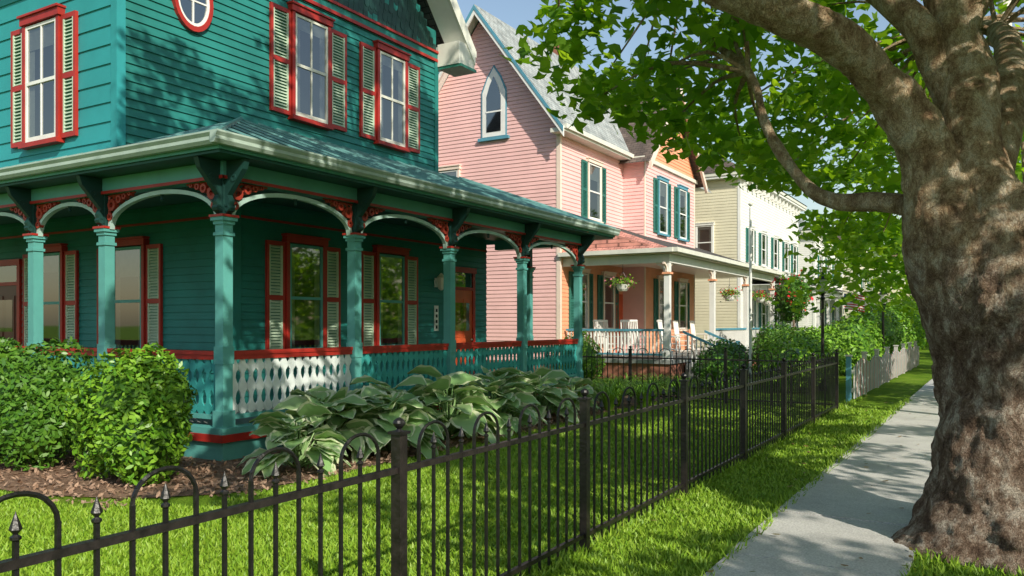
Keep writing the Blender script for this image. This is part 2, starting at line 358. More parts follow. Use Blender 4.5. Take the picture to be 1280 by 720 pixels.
# grass blades
def blades(name,x0,x1,y0,y1,n,h,test=None):
    x=rng.uniform(x0,x1,n); y=rng.uniform(y0,y1,n)
    if test is not None:
        k=test(x,y); x,y=x[k],y[k]
    n=len(x); ang=rng.uniform(0,6.28,n); hh=h*rng.uniform(.5,1.3,n); w=.007*rng.uniform(.7,1.4,n)*(1+y*.06)
    lx=rng.normal(0,.5,n)*hh; ly=rng.normal(0,.5,n)*hh
    V=np.zeros((n,3,3)); V[:,0]=np.c_[x-np.cos(ang)*w,y-np.sin(ang)*w,np.zeros(n)]; V[:,1]=np.c_[x+np.cos(ang)*w,y+np.sin(ang)*w,np.zeros(n)]; V[:,2]=np.c_[x+lx,y+ly,hh]
    return fastmesh(name,V.reshape(-1,3),3,'grass_blade')
blades('lawn_grass',-9,-1.68,2.0,9,120000,.038,lambda x,y: ~((x<-6.35)&(y>4.9)) & ~((x<-7.2)&(y>4.4)))
blades('lawn_grass',-6.4,-1.68,9,18,45000,.042)
blades('lawn_grass',-.53,1.7,3.5,14,25000,.06)
blades('lawn_grass',-2.75,-1.62,4,20,12000,.09,lambda x,y: (abs(x+2.66)<.08)|(x>-1.74))

# ---------------------------------------------------------------- iron fence
def iron_panel(mb,fr,a0,a1,rail=.945,first=False):
    nI=16; st=(a1-a0)/nI; r=.0078
    mb.box(fr,a0,a1,-.017,.017,rail-.015,rail+.015,'iron_rail'); mb.box(fr,a0,a1,-.015,.015,.10,.13,'iron_rail')
    for i in range(1,nI):
        a=a0+st*i; hoop=(i%2==1)
        top= rail+.075 if not hoop else rail+.105
        mb.box(fr,a-r,a+r,-r,r,.03,top,'iron')
        if not hoop:
            b=fr.p(a,0,top)
            mb.lathe(b,[(.006,-.01),(.017,0),(.017,.008),(.007,.016),(.020,.032),(.014,.05),(.0,.09)],'iron',6)
        if i%4==1 and i+2<nI+1:
            c=a+st; R=st
            for k in range(12):
                q0=math.pi*k/12;q1=math.pi*(k+1)/12
                mb.bar(fr.p(c-R*math.cos(q0),0,top-.002+R*.85*math.sin(q0)),fr.p(c-R*math.cos(q1),0,top-.002+R*.85*math.sin(q1)),.0095,'iron',5)
def iron_post(mb,p,h=1.13,s=.030):
    x,y=p; mb.box(W,x-s,x+s,y-s,y+s,0,h,'iron_rail'); mb.box(W,x-s-.012,x+s+.012,y-s-.012,y+s+.012,h,h+.015,'iron')
    mb.lathe((x,y,h+.015),[(.022,0),(.012,.012),(.028,.028),(.034,.042),(.028,.056),(.012,.068),(0,.072)],'iron',10)
    mb.box(W,x-s-.02,x+s+.02,y-s-.02,y+s+.02,-.02,.02,'iron')
FY=[-1.1,1.1,3.32,5.53,7.8,10.0,12.2,14.4,16.75]
fe=empty('iron_fence'); FF=Fr((-2.66,0,0),(0,1,0),(1,0,0))
mb=MB()
for i in range(len(FY)-1): iron_panel(mb,FF,FY[i]+.032,FY[i+1]-.032)
mb.build('pickets',fe)
mb=MB()
for y in FY: iron_post(mb,(-2.66,y))
mb.build('posts',fe)
fe2=empty('iron_fence'); F2=Fr((0,17.0,0),(1,0,0),(0,-1,0)); mb=MB()
xs=[-2.75,-4.9,-7.05,-9.2]
for i in range(3):
    iron_panel(mb,F2,xs[i+1]+.03,xs[i]-.03)
for x in xs[1:]: iron_post(mb,(x,17.0))
mb.build('side_run',fe2)
pf=empty('picket_fence'); mb=MB(); y=18.9; i=0
while y<36:
    c=['fence_white','fence_blue','fence_white','fence_red'][i%4]; ph=((y-18.9)%2.4)/2.4; h=.78+.14*math.sin(math.pi*ph)
    mb.prism(FF,[(y,.08),(y+.075,.08),(y+.075,h-.05),(y+.0375,h),(y,h-.05)],0,.02,c); y+=.125; i+=1
mb.box(FF,18.9,36,-.04,-.001,.22,.30,'fence_white'); mb.box(FF,18.9,36,-.04,-.001,.62,.70,'fence_white')
y=18.85
while y<36.2:
    mb.box(FF,y-.05,y+.05,-.14,-.041,0,1.0,'blue_trim' if y<19 else 'fence_white'); mb.box(FF,y-.07,y+.07,-.16,-.02,1.0,1.03,'fence_white'); y+=2.4
mb.build('pickets',pf)

# ---------------------------------------------------------------- teal house
H=empty('teal_victorian_house')
S=Fr((-10.5,0,0),(0,1,0),(1,0,0)); F=Fr((0,8.9,0),(1,0,0),(0,-1,0)); FU=Fr((0,6.9,0),(1,0,0),(0,-1,0))
XL=-21
mb=MB()
k=lambda v:(lambda z:v)
clap(mb,S,k(8.9),k(16.4),.40,3.72,.125,.024,'teal_wall')
clap(mb,F,k(XL),k(-10.5),.40,3.72,.125,.024,'teal_wall')
clap(mb,S,k(6.9),k(14.4),4.0,7.4,.125,.024,'teal_wall')
clap(mb,FU,k(XL),k(-10.5),4.0,8.2,.27,.022,'teal_wall_front')
mb.box(W,XL,-10.51,8.92,16.39,0,3.9,'teal_wall'); mb.box(W,XL,-10.51,6.91,14.39,3.95,8.1,'teal_wall')
mb.build('walls',H)
mb=MB()
mb.box(S,6.88,7.0,0,.035,4.0,7.4,'teal_wall_front'); mb.box(FU,-10.6,-10.466,0,.035,4.0,8.2,'teal_wall_front')
mb.box(S,14.3,14.42,0,.035,4.9,7.4,'teal_wall'); mb.box(S,8.9,9.02,0,.035,.4,3.7,'teal_wall'); mb.box(F,-10.6,-10.466,0,.035,.4,3.7,'teal_wall')
mb.box(S,6.88,14.44,0,.05,7.4,7.46,'trim_red'); mb.box(S,6.88,14.44,0,.035,7.46,7.58,'teal_wall'); mb.box(S,6.88,14.44,0,.07,7.58,7.63,'trim_red')
mb.box(S,8.95,16.4,0,.03,3.42,3.46,'trim_red'); mb.box(F,XL,-10.5,0,.03,3.42,3.46,'trim_red')
mb.build('trim',H)
mb=MB(); zr=12.2; ym=10.65
GS=Fr((-10.5,0,0),(0,1,0),(1,0,0))
sl=(zr-7.6)/(14.4-ym)
z=7.63; ri=0
while z<9.6:
    hw=(zr-z)/sl; x=ym-hw+(ri%2)*.07
    while x<ym+hw-.14:
        mb.prism(GS,[(x+.004,z+.14),(x+.136,z+.14),(x+.136,z+.03),(x+.1,z-.005),(x+.07,z-.015),(x+.04,z-.005),(x+.004,z+.03)],.012,.03+.01*random.random(),'teal_dark' if random.random()<.93 else 'teal_wall'); x+=.14
    z+=.11; ri+=1
mb.prism(GS,[(6.9,7.6),(14.4,7.6),(ym,zr)],-.05,.012,'teal_dark')
mb.build('gable',H)
mb=MB()
for sgn in (-1,1):
    ye=ym+sgn*4.35
    P=[(-9.95,ye,7.75),(XL-1,ye,7.75),(XL-1,ym,12.7),(-9.95,ym,12.7)]
    slopeface(mb,P,'shingle_dark')
    mb.hexa([(-9.95,ye,7.42),(XL,ye,7.42),(XL,ye-sgn*.6,7.42),(-9.95,ye-sgn*.6,7.42),(-9.95,ye,7.74),(XL,ye,7.74),(XL,ye-sgn*.6,7.74),(-9.95,ye-sgn*.6,7.74)],'white_trim')
    mb.hexa([(-9.90,ye-sgn*.02,7.30),(-10.46,ye-sgn*.02,7.30),(-10.46,ye-sgn*.62,7.30),(-9.90,ye-sgn*.62,7.30),(-9.90,ye+sgn*.05,7.78),(-10.46,ye+sgn*.05,7.78),(-10.46,ye-sgn*.62,7.78),(-9.90,ye-sgn*.62,7.78)],'cream_trim')
    mb.hexa([(-9.86,ye+sgn*.01,7.24),(-10.44,ye+sgn*.01,7.24),(-10.44,ye-sgn*.6,7.24),(-9.86,ye-sgn*.6,7.24),(-9.86,ye+sgn*.01,7.298),(-10.44,ye+sgn*.01,7.298),(-10.44,ye-sgn*.6,7.298),(-9.86,ye-sgn*.6,7.298)],'louver_green')
    mb.box(W,XL,-9.93,min(ye,ye+sgn*.12),max(ye,ye+sgn*.12),7.62,7.76,'cream_trim')
    for x0,x1,t0,t1,mt in((-10.45,-9.94,-.30,-.01,'white_trim'),(-9.94,-9.88,-.34,.02,'cream_trim')):
        mb.hexa([(x0,ye,7.75+t0),(x1,ye,7.75+t0),(x1,ym,12.7+t0),(x0,ym,12.7+t0),(x0,ye,7.75+t1),(x1,ye,7.75+t1),(x1,ym,12.7+t1),(x0,ym,12.7+t1)],mt)
mb.build('main_roof',H)
mb=MB()
for yc in (10.55,12.79): window(mb,S,yc,5.32,7.08,.80,'trim_red','cream_trim','trim_red',.44,.026,grid=True)
for yc in (10.42,12.77): window(mb,S,yc,1.22,3.08,.80,'trim_red','teal_column','trim_red',.40,.026,curt=True)
window(mb,FU,-12.25,4.45,6.2,.82,'trim_red','white_trim','trim_red',.36,.024,grid=True)
window(mb,F,-13.15,1.15,3.05,.85,'trim_red','teal_column','trim_red',.40,.026)
window(mb,F,-15.6,1.15,3.05,.85,'trim_red','teal_column','trim_red',.40,.026)
n=28; c=(8.1,6.6)
mb.prism(S,[(c[0]+.28*math.cos(2*math.pi*i/n),c[1]+.40*math.sin(2*math.pi*i/n)) for i in range(n)],.02,.028,'void')
mb.prism(S,[(c[0]+.28*math.cos(2*math.pi*i/n),c[1]+.40*math.sin(2*math.pi*i/n)) for i in range(n)],.04,.044,'window_glass')
mb.ring(S,c[0],c[1],.35,.29,.0,.08,'trim_red',28,ez=1.35); mb.ring(S,c[0],c[1],.29,.25,.0,.065,'white_trim',28,ez=1.38)
mb.box(S,c[0]-.012,c[0]+.012,.04,.06,c[1]-.38,c[1]+.38,'white_trim')
mb.box(S,c[0]-.26,c[0]+.26,.04,.058,c[1]-.012,c[1]+.012,'white_trim')
mb.build('windows',H)
mb=MB()
def door(fr,a,z0,w,h,mat,trim):
    mb.box(fr,a-w/2,a+w/2,.0,.045,z0,z0+h,mat)
    for p0,p1 in((.1,.42),(.48,.9)):
        for s_ in(-1,1):
            c=a+s_*w*.23; mb.box(fr,c-w*.16,c+w*.16,.03,.058,z0+h*p0,z0+h*p1,mat)
    mb.box(fr,a-w*.33,a+w*.33,.045,.064,z0+h*.55,z0+h*.86,'window_glass')
    mb.lathe(fr.p(a+w*.4,.09,z0+h*.45),[(0,-.03),(.03,0),(0,.03)],'cream_trim',8)
    mb.box(fr,a-w/2-.1,a-w/2-.001,0,.07,z0,z0+h+.45,trim); mb.box(fr,a+w/2+.001,a+w/2+.1,0,.07,z0,z0+h+.45,trim)
    mb.box(fr,a-w/2,a+w/2,0,.068,z0+h+.001,z0+h+.07,trim); mb.box(fr,a-w/2,a+w/2,0,.05,z0+h+.07,z0+h+.4,'window_glass'); mb.box(fr,a-w/2-.13,a+w/2+.13,0,.09,z0+h+.4,z0+h+.52,trim)
door(S,15.3,.42,.86,2.05,'door_red','trim_red'); door(F,-17.2,.42,.95,2.05,'door_dark','trim_red')
mb.build('doors',H)
mb=MB(); b_=S.p(14.35,.16,2.45)
mb.bar(S.p(14.35,.0,2.62),S.p(14.35,.16,2.72),.012,'white_trim'); mb.lathe(b_,[(.02,-.02),(.05,0),(.075,.02),(.09,.24),(.11,.25),(.03,.34),(0,.36)],'lamp_glass',6); mb.box(S,14.30,14.40,0,.03,2.5,2.7,'white_trim')
mb.build('wall_lantern',H)
mb=MB(); mb.box(S,14.28,14.42,.018,.035,1.55,2.1,'white_trim'); 
for i in range(4): mb.box(S,14.32,14.38,.035,.04,1.6+i*.12,1.67+i*.12,'void')
mb.build('house_number',H)
# porch
PX=-8.29; PY=6.88
PS=Fr((PX,0,0),(0,1,0),(1,0,0)); PF=Fr((0,PY,0),(1,0,0),(0,-1,0))
CY=[6.88,9.28,11.75,14.3,16.88]; CX=[-8.29,-10.72,-12.5,-14.9,-17.3,-19.7]
mb=MB()
mb.box(W,XL,PX-.05,PY+.05,8.88,.31,.40,'porch_floor'); mb.box(W,-10.49,PX-.05,8.88,16.85,.31,.40,'porch_floor')
mb.box(PS,PY-.12,17.03,-.02,.12,.0,.24,'teal_column'); mb.box(PF,XL,PX-.021,-.02,.118,.0,.24,'teal_column')
mb.box(PS,PY-.17,17.08,.0,.17,.24,.335,'trim_red'); mb.box(PF,XL,PX-.001,.0,.168,.24,.335,'trim_red')
mb.box(PS,PY-.15,17.06,-.06,.15,.335,.412,'teal_column'); mb.box(PF,XL,PX-.061,-.06,.148,.335,.412,'teal_column')
mb.box(W,-10.5,PX-.03,16.9,17.02,0,.33,'teal_column')
mb.build('porch_floor',H)
mb=MB()
def column(x,y):
    def b(s,z0,z1,m): mb.box(W,x-s,x+s,y-s,y+s,z0,z1,m)
    b(.074,.40,3.0,'teal_column'); b(.095,.41,.62,'teal_column'); b(.086,1.20,1.42,'teal_column')
    b(.092,2.80,2.84,'teal_column'); b(.092,2.94,2.985,'teal_column'); b(.115,2.985,3.03,'teal_column'); b(.128,3.03,3.06,'trim_red')
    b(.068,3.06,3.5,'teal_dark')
for y in CY: column(PX,y)
for x in CX[1:]: column(x,PY)
column(-9.6,CY[-1])
mb.build('porch_columns',H)
mb=MB()
def bayarch(fr,a0,a1,zs=3.02,zt=3.50):
    c=(a0+a1)/2; w=(a1-a0)/2-.078; H_=zt-zs-.03; n=18
    P=[(c-w*math.cos(math.pi*i/n), zs+H_*math.sin(math.pi*i/n)**.9) for i in range(n+1)]
    Q=[(c-(w-.055)*math.cos(math.pi*i/n), zs-.0+ (H_-.055)*math.sin(math.pi*i/n)**.9) for i in range(n+1)]
    for i in range(n):
        pp=[Q[i],Q[i+1],P[i+1],P[i]]
        mb.hexa([fr.p(x,-.035,z) for x,z in pp]+[fr.p(x,.035,z) for x,z in pp],'arch')
    for sd in(-1,1):
        e=c+sd*w
        for (da,dz,R) in ((.10,.33,.085),(.26,.40,.06),(.06,.17,.055),(.38,.43,.045),(.5,.455,.03)):
            mb.ring(fr,e-sd*da,zs+dz,R,R*.45,-.018,.05,'fret_red',10)
        for (p,q) in (((.0,.46),(.6,.475)),((.02,.08),(.02,.46)),((.02,.24),(.32,.46)),((.02,.36),(.16,.46))):
            x0,z0=e-sd*p[0],zs+p[1]; x1,z1=e-sd*q[0],zs+q[1]
            mb.bar(fr.p(x0,.02,z0),fr.p(x1,.02,z1),.018,'fret_red',4)
    mb.lathe(fr.p(c,0,zt-.13),[(0,-.05),(.025,-.02),(.012,.01),(.03,.04),(.03,.07)],'teal_dark',8)
for i in range(4): bayarch(PS,CY[i],CY[i+1])
for i in range(5): bayarch(PF,CX[i+1],CX[i])
mb.box(PS,PY-.09,16.97,-.09,.09,3.5,3.72,'teal_column'); mb.box(PF,XL,PX-.09,-.09,.088,3.5,3.72,'teal_column')
mb.box(PS,PY-.12,17.0,.09,.11,3.5,3.54,'trim_red'); mb.box(PF,XL,PX+.11,.09,.11,3.5,3.54,'trim_red')
mb.box(W,-10.5,PX-.09,16.79,16.97,3.5,3.72,'teal_column')
def corbel(fr,a):
    q=Fr(fr.p(a,0,0),fr.N,fr.A)
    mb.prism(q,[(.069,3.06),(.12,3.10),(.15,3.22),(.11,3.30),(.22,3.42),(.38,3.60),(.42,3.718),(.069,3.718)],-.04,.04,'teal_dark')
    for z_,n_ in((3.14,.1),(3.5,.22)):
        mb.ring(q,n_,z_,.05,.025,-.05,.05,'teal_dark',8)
for y in CY: corbel(PS,y)
for x in CX: corbel(PF,x)
mb.build('porch_arches',H)
mb=MB()
def railing(fr,a0,a1,mat):
    a0+=.078;a1-=.078
    mb.box(fr,a0,a1,-.05,.05,1.31,1.36,'trim_red'); mb.box(fr,a0,a1,-.035,.035,1.25,1.31,'trim_red'); mb.box(fr,a0,a1,-.03,.03,.50,.56,'teal_column')
    n=int((a1-a0)/.135); st=(a1-a0)/n
    for i in range(n):
        c=a0+st*(i+.5); w=st/2
        pr=[(.56,.40),(.60,.95),(.66,.95),(.70,.45),(.76,.30),(.82,.50),(.87,.95),(.92,.98),(.97,.60),(1.02,.32),(1.08,.40),(1.13,.95),(1.18,.98),(1.21,.6),(1.25,.45)]
        mb.prism(fr,[(c+w*r,z) for z,r in pr]+[(c-w*r,z) for z,r in reversed(pr)],-.012,.012,mat)
for i in range(4): railing(PS,CY[i],CY[i+1],'rail_sunlit' if i==0 else 'teal_rail')  # first bay: sunlight painted in as paler balusters
for i in range(5): railing(PF,CX[i+1],CX[i],'teal_rail')
mb.build('porch_railing',H)
mb=MB(); EX,EY,EZ=-7.8,6.4,3.94; RX,RY,RZ=-10.5,9.05,5.0; EY2=17.9; RY2=15.25
slopeface(mb,[(EX,EY,EZ),(EX,EY2,EZ),(RX,RY2,RZ),(RX,RY,RZ)],'metal_roof')
slopeface(mb,[(EX,EY,EZ),(RX,RY,RZ),(XL,RY,RZ),(XL,EY,EZ)],'metal_roof')
slopeface(mb,[(EX,EY2,EZ),(XL,EY2,EZ),(XL,RY2,RZ),(RX,RY2,RZ)],'metal_roof')
slopeface(mb,[(RX,RY,RZ),(RX,RY2,RZ),(XL,RY2,RZ),(XL,RY,RZ)],'metal_roof')
def seam(p,q):
    p=Vector(p)+Vector((0,0,.012)); q=Vector(q)+Vector((0,0,.012)); mb.bar(p,q,.024,'roof_seam',4)
y=EY+.2
while y<EY2-.1:
    t=1
    if y<RY: t=(y-EY)/(RY-EY)
    elif y>RY2: t=(EY2-y)/(EY2-RY2)
    seam((EX,y,EZ),(EX+(RX-EX)*t,y,EZ+(RZ-EZ)*t)); y+=.40
x=EX-.3
while x>XL+.2:
    t=min(1,(EX-x)/(EX-RX)); seam((x,EY,EZ),(x,EY+(RY-EY)*t,EZ+(RZ-EZ)*t)); x-=.40
mb.bar((EX,EY,EZ+.02),(RX,RY,RZ+.02),.04,'roof_seam',6); mb.bar((EX,EY2,EZ+.02),(RX,RY2,RZ+.02),.04,'roof_seam',6)
mb.build('porch_roof',H)
mb=MB()
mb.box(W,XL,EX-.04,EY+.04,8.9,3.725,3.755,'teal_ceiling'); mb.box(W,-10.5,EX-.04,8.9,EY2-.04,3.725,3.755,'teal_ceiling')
mb.box(W,XL,EX-.041,EY+.01,EY+.04,3.76,3.93,'teal_column'); mb.box(W,EX-.04,EX-.01,EY+.01,EY2-.04,3.76,3.93,'teal_column'); mb.box(W,XL,EX-.01,EY2-.04,EY2-.01,3.76,3.93,'teal_column')
gp=[(0,3.80),(.07,3.80),(.10,3.84),(.10,3.88),(.13,3.92),(.13,3.94),(0,3.94)]
mb.prism(Fr((EX,0,0),(1,0,0),(0,1,0)),gp,EY-.13,EY2+.02,'gutter_pale')
mb.prism(Fr((0,EY,0),(0,-1,0),(1,0,0)),gp,XL,EX-.002,'gutter_pale')
mb.build('gutters',H)

# ---------------------------------------------------------------- pink house
PH=empty('pink_victorian_house'); mb=MB()
A1=Fr((0,23.1,0),(1,0,0),(0,-1,0)); ap=-14.93; ez=8.3; az=12.1; xr=-12.0; xl=-17.9
sp=(az-ez)/(xr-ap)
clap(mb,A1,k(xl),k(xr),.5,ez,.13,.022,'pink_wall')
clap(mb,A1,lambda z:ap-(az-z)/sp,lambda z:ap+(az-z)/sp,ez,az-.1,.13,.022,'pink_wall')
B1=Fr((xr,0,0),(0,1,0),(1,0,0)); clap(mb,B1,k(23.1),k(28.2),.5,4.4,.13,.022,'pink_deep_sunlit'); clap(mb,B1,k(23.1),k(28.2),4.4,8.1,.13,.022,'pink_wall')  # lower boards carry the porch sunlight in their orange colour
C1=Fr((0,28.2,0),(1,0,0),(0,-1,0)); clap(mb,C1,k(-12),k(-11.15),.5,7.9,.13,.022,'pink_wall')
D1=Fr((-11.15,0,0),(0,1,0),(1,0,0)); clap(mb,D1,k(28.2),k(34),.5,4.4,.13,.022,'pink_deep_sunlit'); clap(mb,D1,k(28.2),k(34),4.4,7.9,.13,.022,'pink_wall')
gz=10.9; gm=31.1; s2=(gz-7.9)/2.9
clap(mb,D1,lambda z:gm-(gz-z)/s2,lambda z:gm+(gz-z)/s2,7.9,gz-.1,.13,.022,'pink_deep_sunlit')
mb.box(W,xl,xr-.01,23.12,34,0,8.2,'pink_wall'); mb.box(W,-12.1,-11.17,28.22,33.99,0,7.88,'pink_wall')
mb.box(W,-12.0,-11.1,28.15,34.05,0,.5,'brick'); mb.box(W,xl,-11.96,23.06,28,0,.5,'brick')
mb.box(A1,-12.1,-11.96,0,.03,.5,8.1,'pink_trim'); mb.box(B1,23.1,23.2,0,.03,.5,8.1,'pink_trim'); mb.box(D1,28.2,28.3,0,.03,.5,7.9,'pink_trim'); mb.box(D1,33.9,34.0,0,.03,.5,7.9,'pink_trim')
mb.build('walls',PH)
mb=MB()
y0=22.6; y1=38
for sg in(-1,1):
    xe=ap+sg*(2.93+.40); zE=ez-.40*sp
    slopeface(mb,[(xe,y0,zE+.12),(xe,y1,zE+.12),(ap,y1,az+.25),(ap,y0,az+.25)],'shingle_grey')
    for t0,t1,mt,ya,yb in ((-.22,.10,'white_trim',y0-.02,y0+.04),(-.06,.10,'blue_trim',y0-.04,y0-.021),(-.03,.09,'white_trim',y0+.041,23.1)):
        mb.hexa([(xe,ya,zE+t0),(ap,ya,az+.13+t0),(ap,yb,az+.13+t0),(xe,yb,zE+t0),(xe,ya,zE+t1),(ap,ya,az+.13+t1),(ap,yb,az+.13+t1),(xe,yb,zE+t1)],mt)
mb.box(W,xr-.1,xr+.42,22.66,28.4,7.75,7.88,'cream_trim'); mb.box(W,xr+.36,xr+.50,22.62,28.4,7.82,7.96,'cream_trim')
mb.box(W,-11.7,-11.05,28.0,34.2,7.72,7.86,'cream_trim')
for sg in(-1,1):
    ye=gm+sg*3.3; zE=7.9-.4*s2
    slopeface(mb,[(-10.75,ye,zE+.12),(-16,ye,zE+.12),(-16,gm,gz+.2),(-10.75,gm,gz+.2)],'shingle_brown')
    mb.hexa([(-10.8,ye,zE-.15),(-10.7,ye,zE-.15),(-10.7,gm,gz-.05),(-10.8,gm,gz-.05),(-10.8,ye,zE+.12),(-10.7,ye,zE+.12),(-10.7,gm,gz+.2),(-10.8,gm,gz+.2)],'pink_trim')
mb.box(W,-15.6,-15.0,29,29.6,10,13.2,'brick')
mb.build('roof',PH)
mb=MB()
wc=-14.45; ww=.34; zb=8.05; zt=9.4
pts=[(wc-ww,zb),(wc+ww,zb),(wc+ww,zt),(wc+ww*.55,zt+.42),(wc,zt+.75),(wc-ww*.55,zt+.42),(wc-ww,zt)]
def sc_(p,s,sz): return [(wc+(x-wc)*s,(z-zb-.7)*sz+zb+.7) for x,z in p]
mb.prism(A1,sc_(pts,1.45,1.16),.0,.05,'blue_trim'); mb.prism(A1,sc_(pts,1.32,1.10),.0,.062,'white_trim'); mb.prism(A1,sc_(pts,.82,.88),.05,.068,'void'); mb.prism(A1,sc_(pts,.82,.88),.07,.074,'window_glass'); mb.box(A1,wc-.3,wc+.3,.06,.08,8.78,8.83,'white_trim')
mb.box(A1,wc-.6,wc+.6,0,.12,zb-.2,zb-.1,'blue_trim')
window(mb,B1,25.6,5.3,7.2,.95,'pink_trim','white_trim','green_shutter',.42,.024,slat='green_shutter')
for yc in(30.0,32.3): window(mb,D1,yc,5.2,7.2,.85,'blue_trim','white_trim','green_shutter',.42,.024,slat='green_shutter')
for yc in (24.6,26.8): window(mb,B1,yc,1.5,3.4,.85,'pink_trim','white_trim','green_shutter',.38,.024,slat='green_shutter')
for yc in (30.0,32.3): window(mb,D1,yc,1.5,3.4,.85,'pink_trim','white_trim','green_shutter',.38,.024,slat='green_shutter')
window(mb,A1,-16.3,5.2,7.0,.8,'pink_trim','white_trim',None)
mb.build('windows',PH)
mb=MB(); QX=-8.5; QY=23.4; Q=Fr((QX,0,0),(0,1,0),(1,0,0)); QF=Fr((0,QY,0),(1,0,0),(0,-1,0)); QC=[23.4,27.9,32.3,36.7]
mb.box(W,-12,QX+.15,QY-.12,36.9,.5,.62,'porch_floor'); mb.box(W,-11.9,QX+.08,QY-.05,36.8,0,.5,'brick')
mb.box(W,-12.0,QX+.1,QY-.1,QY+.1,3.55,3.8,'white_trim'); mb.box(W,QX-.1,QX+.1,QY+.1,36.8,3.55,3.8,'white_trim')
for y in QC+[]:
    mb.box(W,QX-.085,QX+.085,y-.085,y+.085,.62,3.55,'white_trim'); mb.box(W,QX-.13,QX+.13,y-.13,y+.13,3.2,3.26,'pink_deep_sunlit'); mb.box(W,QX-.12,QX+.12,y-.12,y+.12,.62,.9,'white_trim')
    for sg in(-1,1):
        mb.ring(Q,y+sg*.35,3.27,.28,.22,-.03,.03,'pink_trim',8,math.pi/2 if sg>0 else 0,math.pi if sg>0 else math.pi/2)
mb.ring(QF,QX-.35,3.27,.28,.22,-.03,.03,'pink_trim',8,0,math.pi/2)
def rail2(fr,a0,a1):
    mb.box(fr,a0,a1,-.05,.05,1.48,1.55,'blue_trim'); mb.box(fr,a0,a1,-.03,.03,.74,.80,'blue_trim'); x=a0+.06
    while x<a1: mb.box(fr,x-.02,x+.02,-.02,.02,.8,1.48,'white_trim'); x+=.115
rail2(QF,-11.9,QX-.1); rail2(Q,27.98,32.2); rail2(Q,32.4,36.6)
for i in range(3): mb.box(W,QX+.15+i*.3,QX+.45+i*.3,24.6,26.6,0,.47-i*.15,'porch_floor')
for y in(24.5,26.7):
    mb.hexa([(QX+.1,y-.03,1.42),(QX+1.2,y-.03,.95),(QX+1.2,y+.03,.95),(QX+.1,y+.03,1.42),(QX+.1,y-.03,1.50),(QX+1.2,y-.03,1.03),(QX+1.2,y+.03,1.03),(QX+.1,y+.03,1.50)],'blue_trim')
    mb.box(W,QX+1.15,QX+1.27,y-.06,y+.06,0,1.15,'blue_trim')
    for i in range(7):
        x=QX+.25+i*.14; mb.box(W,x-.02,x+.02,y-.02,y+.02,.3,1.38-i*.06,'white_trim')
mb.box(W,-12,QX+.3,QY-.3,37,3.81,3.85,'pink_trim')
slopeface(mb,[(-8.15,23.05,3.9),(-8.15,37.2,3.9),(-12.0,37.2,5.25),(-12.0,25.2,5.25)],'shingle_dark')
slopeface(mb,[(-8.15,23.05,3.9),(-12.0,25.2,5.25),(-12.0,23.05,3.9)],'shingle_pink')
mb.prism(QF,[(-12.0,3.86),(-8.3,3.86),(-11.0,4.75),(-12.0,4.95)],.0,.04,'shingle_pink')
mb.box(W,-8.2,-8.05,23.0,37.2,3.84,3.97,'cream_trim'); mb.box(W,-12,-8.2,22.97,23.07,3.84,3.97,'cream_trim')
mb.build('porch',PH)
mb=MB()
mb.box(B1,27.5,28.1,0,.05,.62,2.8,'door_red'); mb.build('door',PH)

def basket(p,fl):
    e_=empty('hanging_basket'); mb=MB(); x,y,z=p
    mb.lathe(p,[(0,0),(.12,.0),(.17,.06),(.22,.2),(.23,.21),(.2,.2)],'pot_white',14)
    for t in range(3): mb.bar((x+.2*math.cos(t*2.1),y+.2*math.sin(t*2.1),z+.2),(x,y,z+.62),.006,'iron',4)
    mb.bar((x,y,z+.6),(x,y,z+.85),.006,'iron',4)
    mb.build('pot',e_)
    C=rng.normal(size=(350,3))*np.array([.16,.16,.09])+np.array([x,y,z+.27]); leaves('foliage',C,.09,'leaf_bush',OVAL,.5,e_)
    C=rng.normal(size=(60,3))*np.array([.17,.17,.1])+np.array([x,y,z+.32]); leaves('flowers',C,.07,fl,PLANE,.5,e_)
for p,fl in (((-9.95,QY,2.72),'flower_pink'),((QX,30.0,2.55),'flower_red'),((QX,34.5,2.6),'flower_red'),((QX,35.8,2.5),'flower_pink')): basket(p,fl)
def rocker(x,y,rot,z=.62,mat='wicker_white'):
    e_=empty('rocking_chair'); mb=MB(); c,s=math.cos(rot),math.sin(rot); fr=Fr((x,y,z),(c,s,0),(-s,c,0))
    for a in(-.28,.28):
        pr=[(-.42+.84*i/8, .03+.10*((i-4)/4)**2) for i in range(9)]
        for i in range(8):
            mb.bar(fr.p(a,pr[i][0],pr[i][1]),fr.p(a,pr[i+1][0],pr[i+1][1]),.022,mat,5)
        mb.bar(fr.p(a,.24,.06),fr.p(a,.24,.66),.028,mat); mb.bar(fr.p(a,-.22,.06),fr.p(a,-.36,1.2),.028,mat); mb.box(Fr(fr.p(a,0,0),fr.A,fr.N),-.04,.04,-.28,.3,.65,.685,mat)
        mb.bar(fr.p(a,.22,.25),fr.p(a,-.22,.25),.014,mat)
    for i in range(9): mb.box(fr,-.28,.28,-.24+i*.055,-.2+i*.055,.42,.44,mat)
    for i in range(8):
        a=-.21+i*.06; mb.bar(fr.p(a,-.24,.44),fr.p(a,-.35,1.15),.018,mat,4)
    mb.bar(fr.p(-.3,-.36,1.18),fr.p(.3,-.36,1.18),.04,mat); mb.bar(fr.p(-.28,.24,.25),fr.p(.28,.24,.25),.016,mat)
    mb.build('chair_frame',e_)
rocker(-11.0,24.6,-2.0); rocker(-10.0,24.4,-2.3); rocker(-9.2,25.6,-1.4); rocker(-10.4,30.5,-1.5); rocker(-10.5,32.8,-1.5)

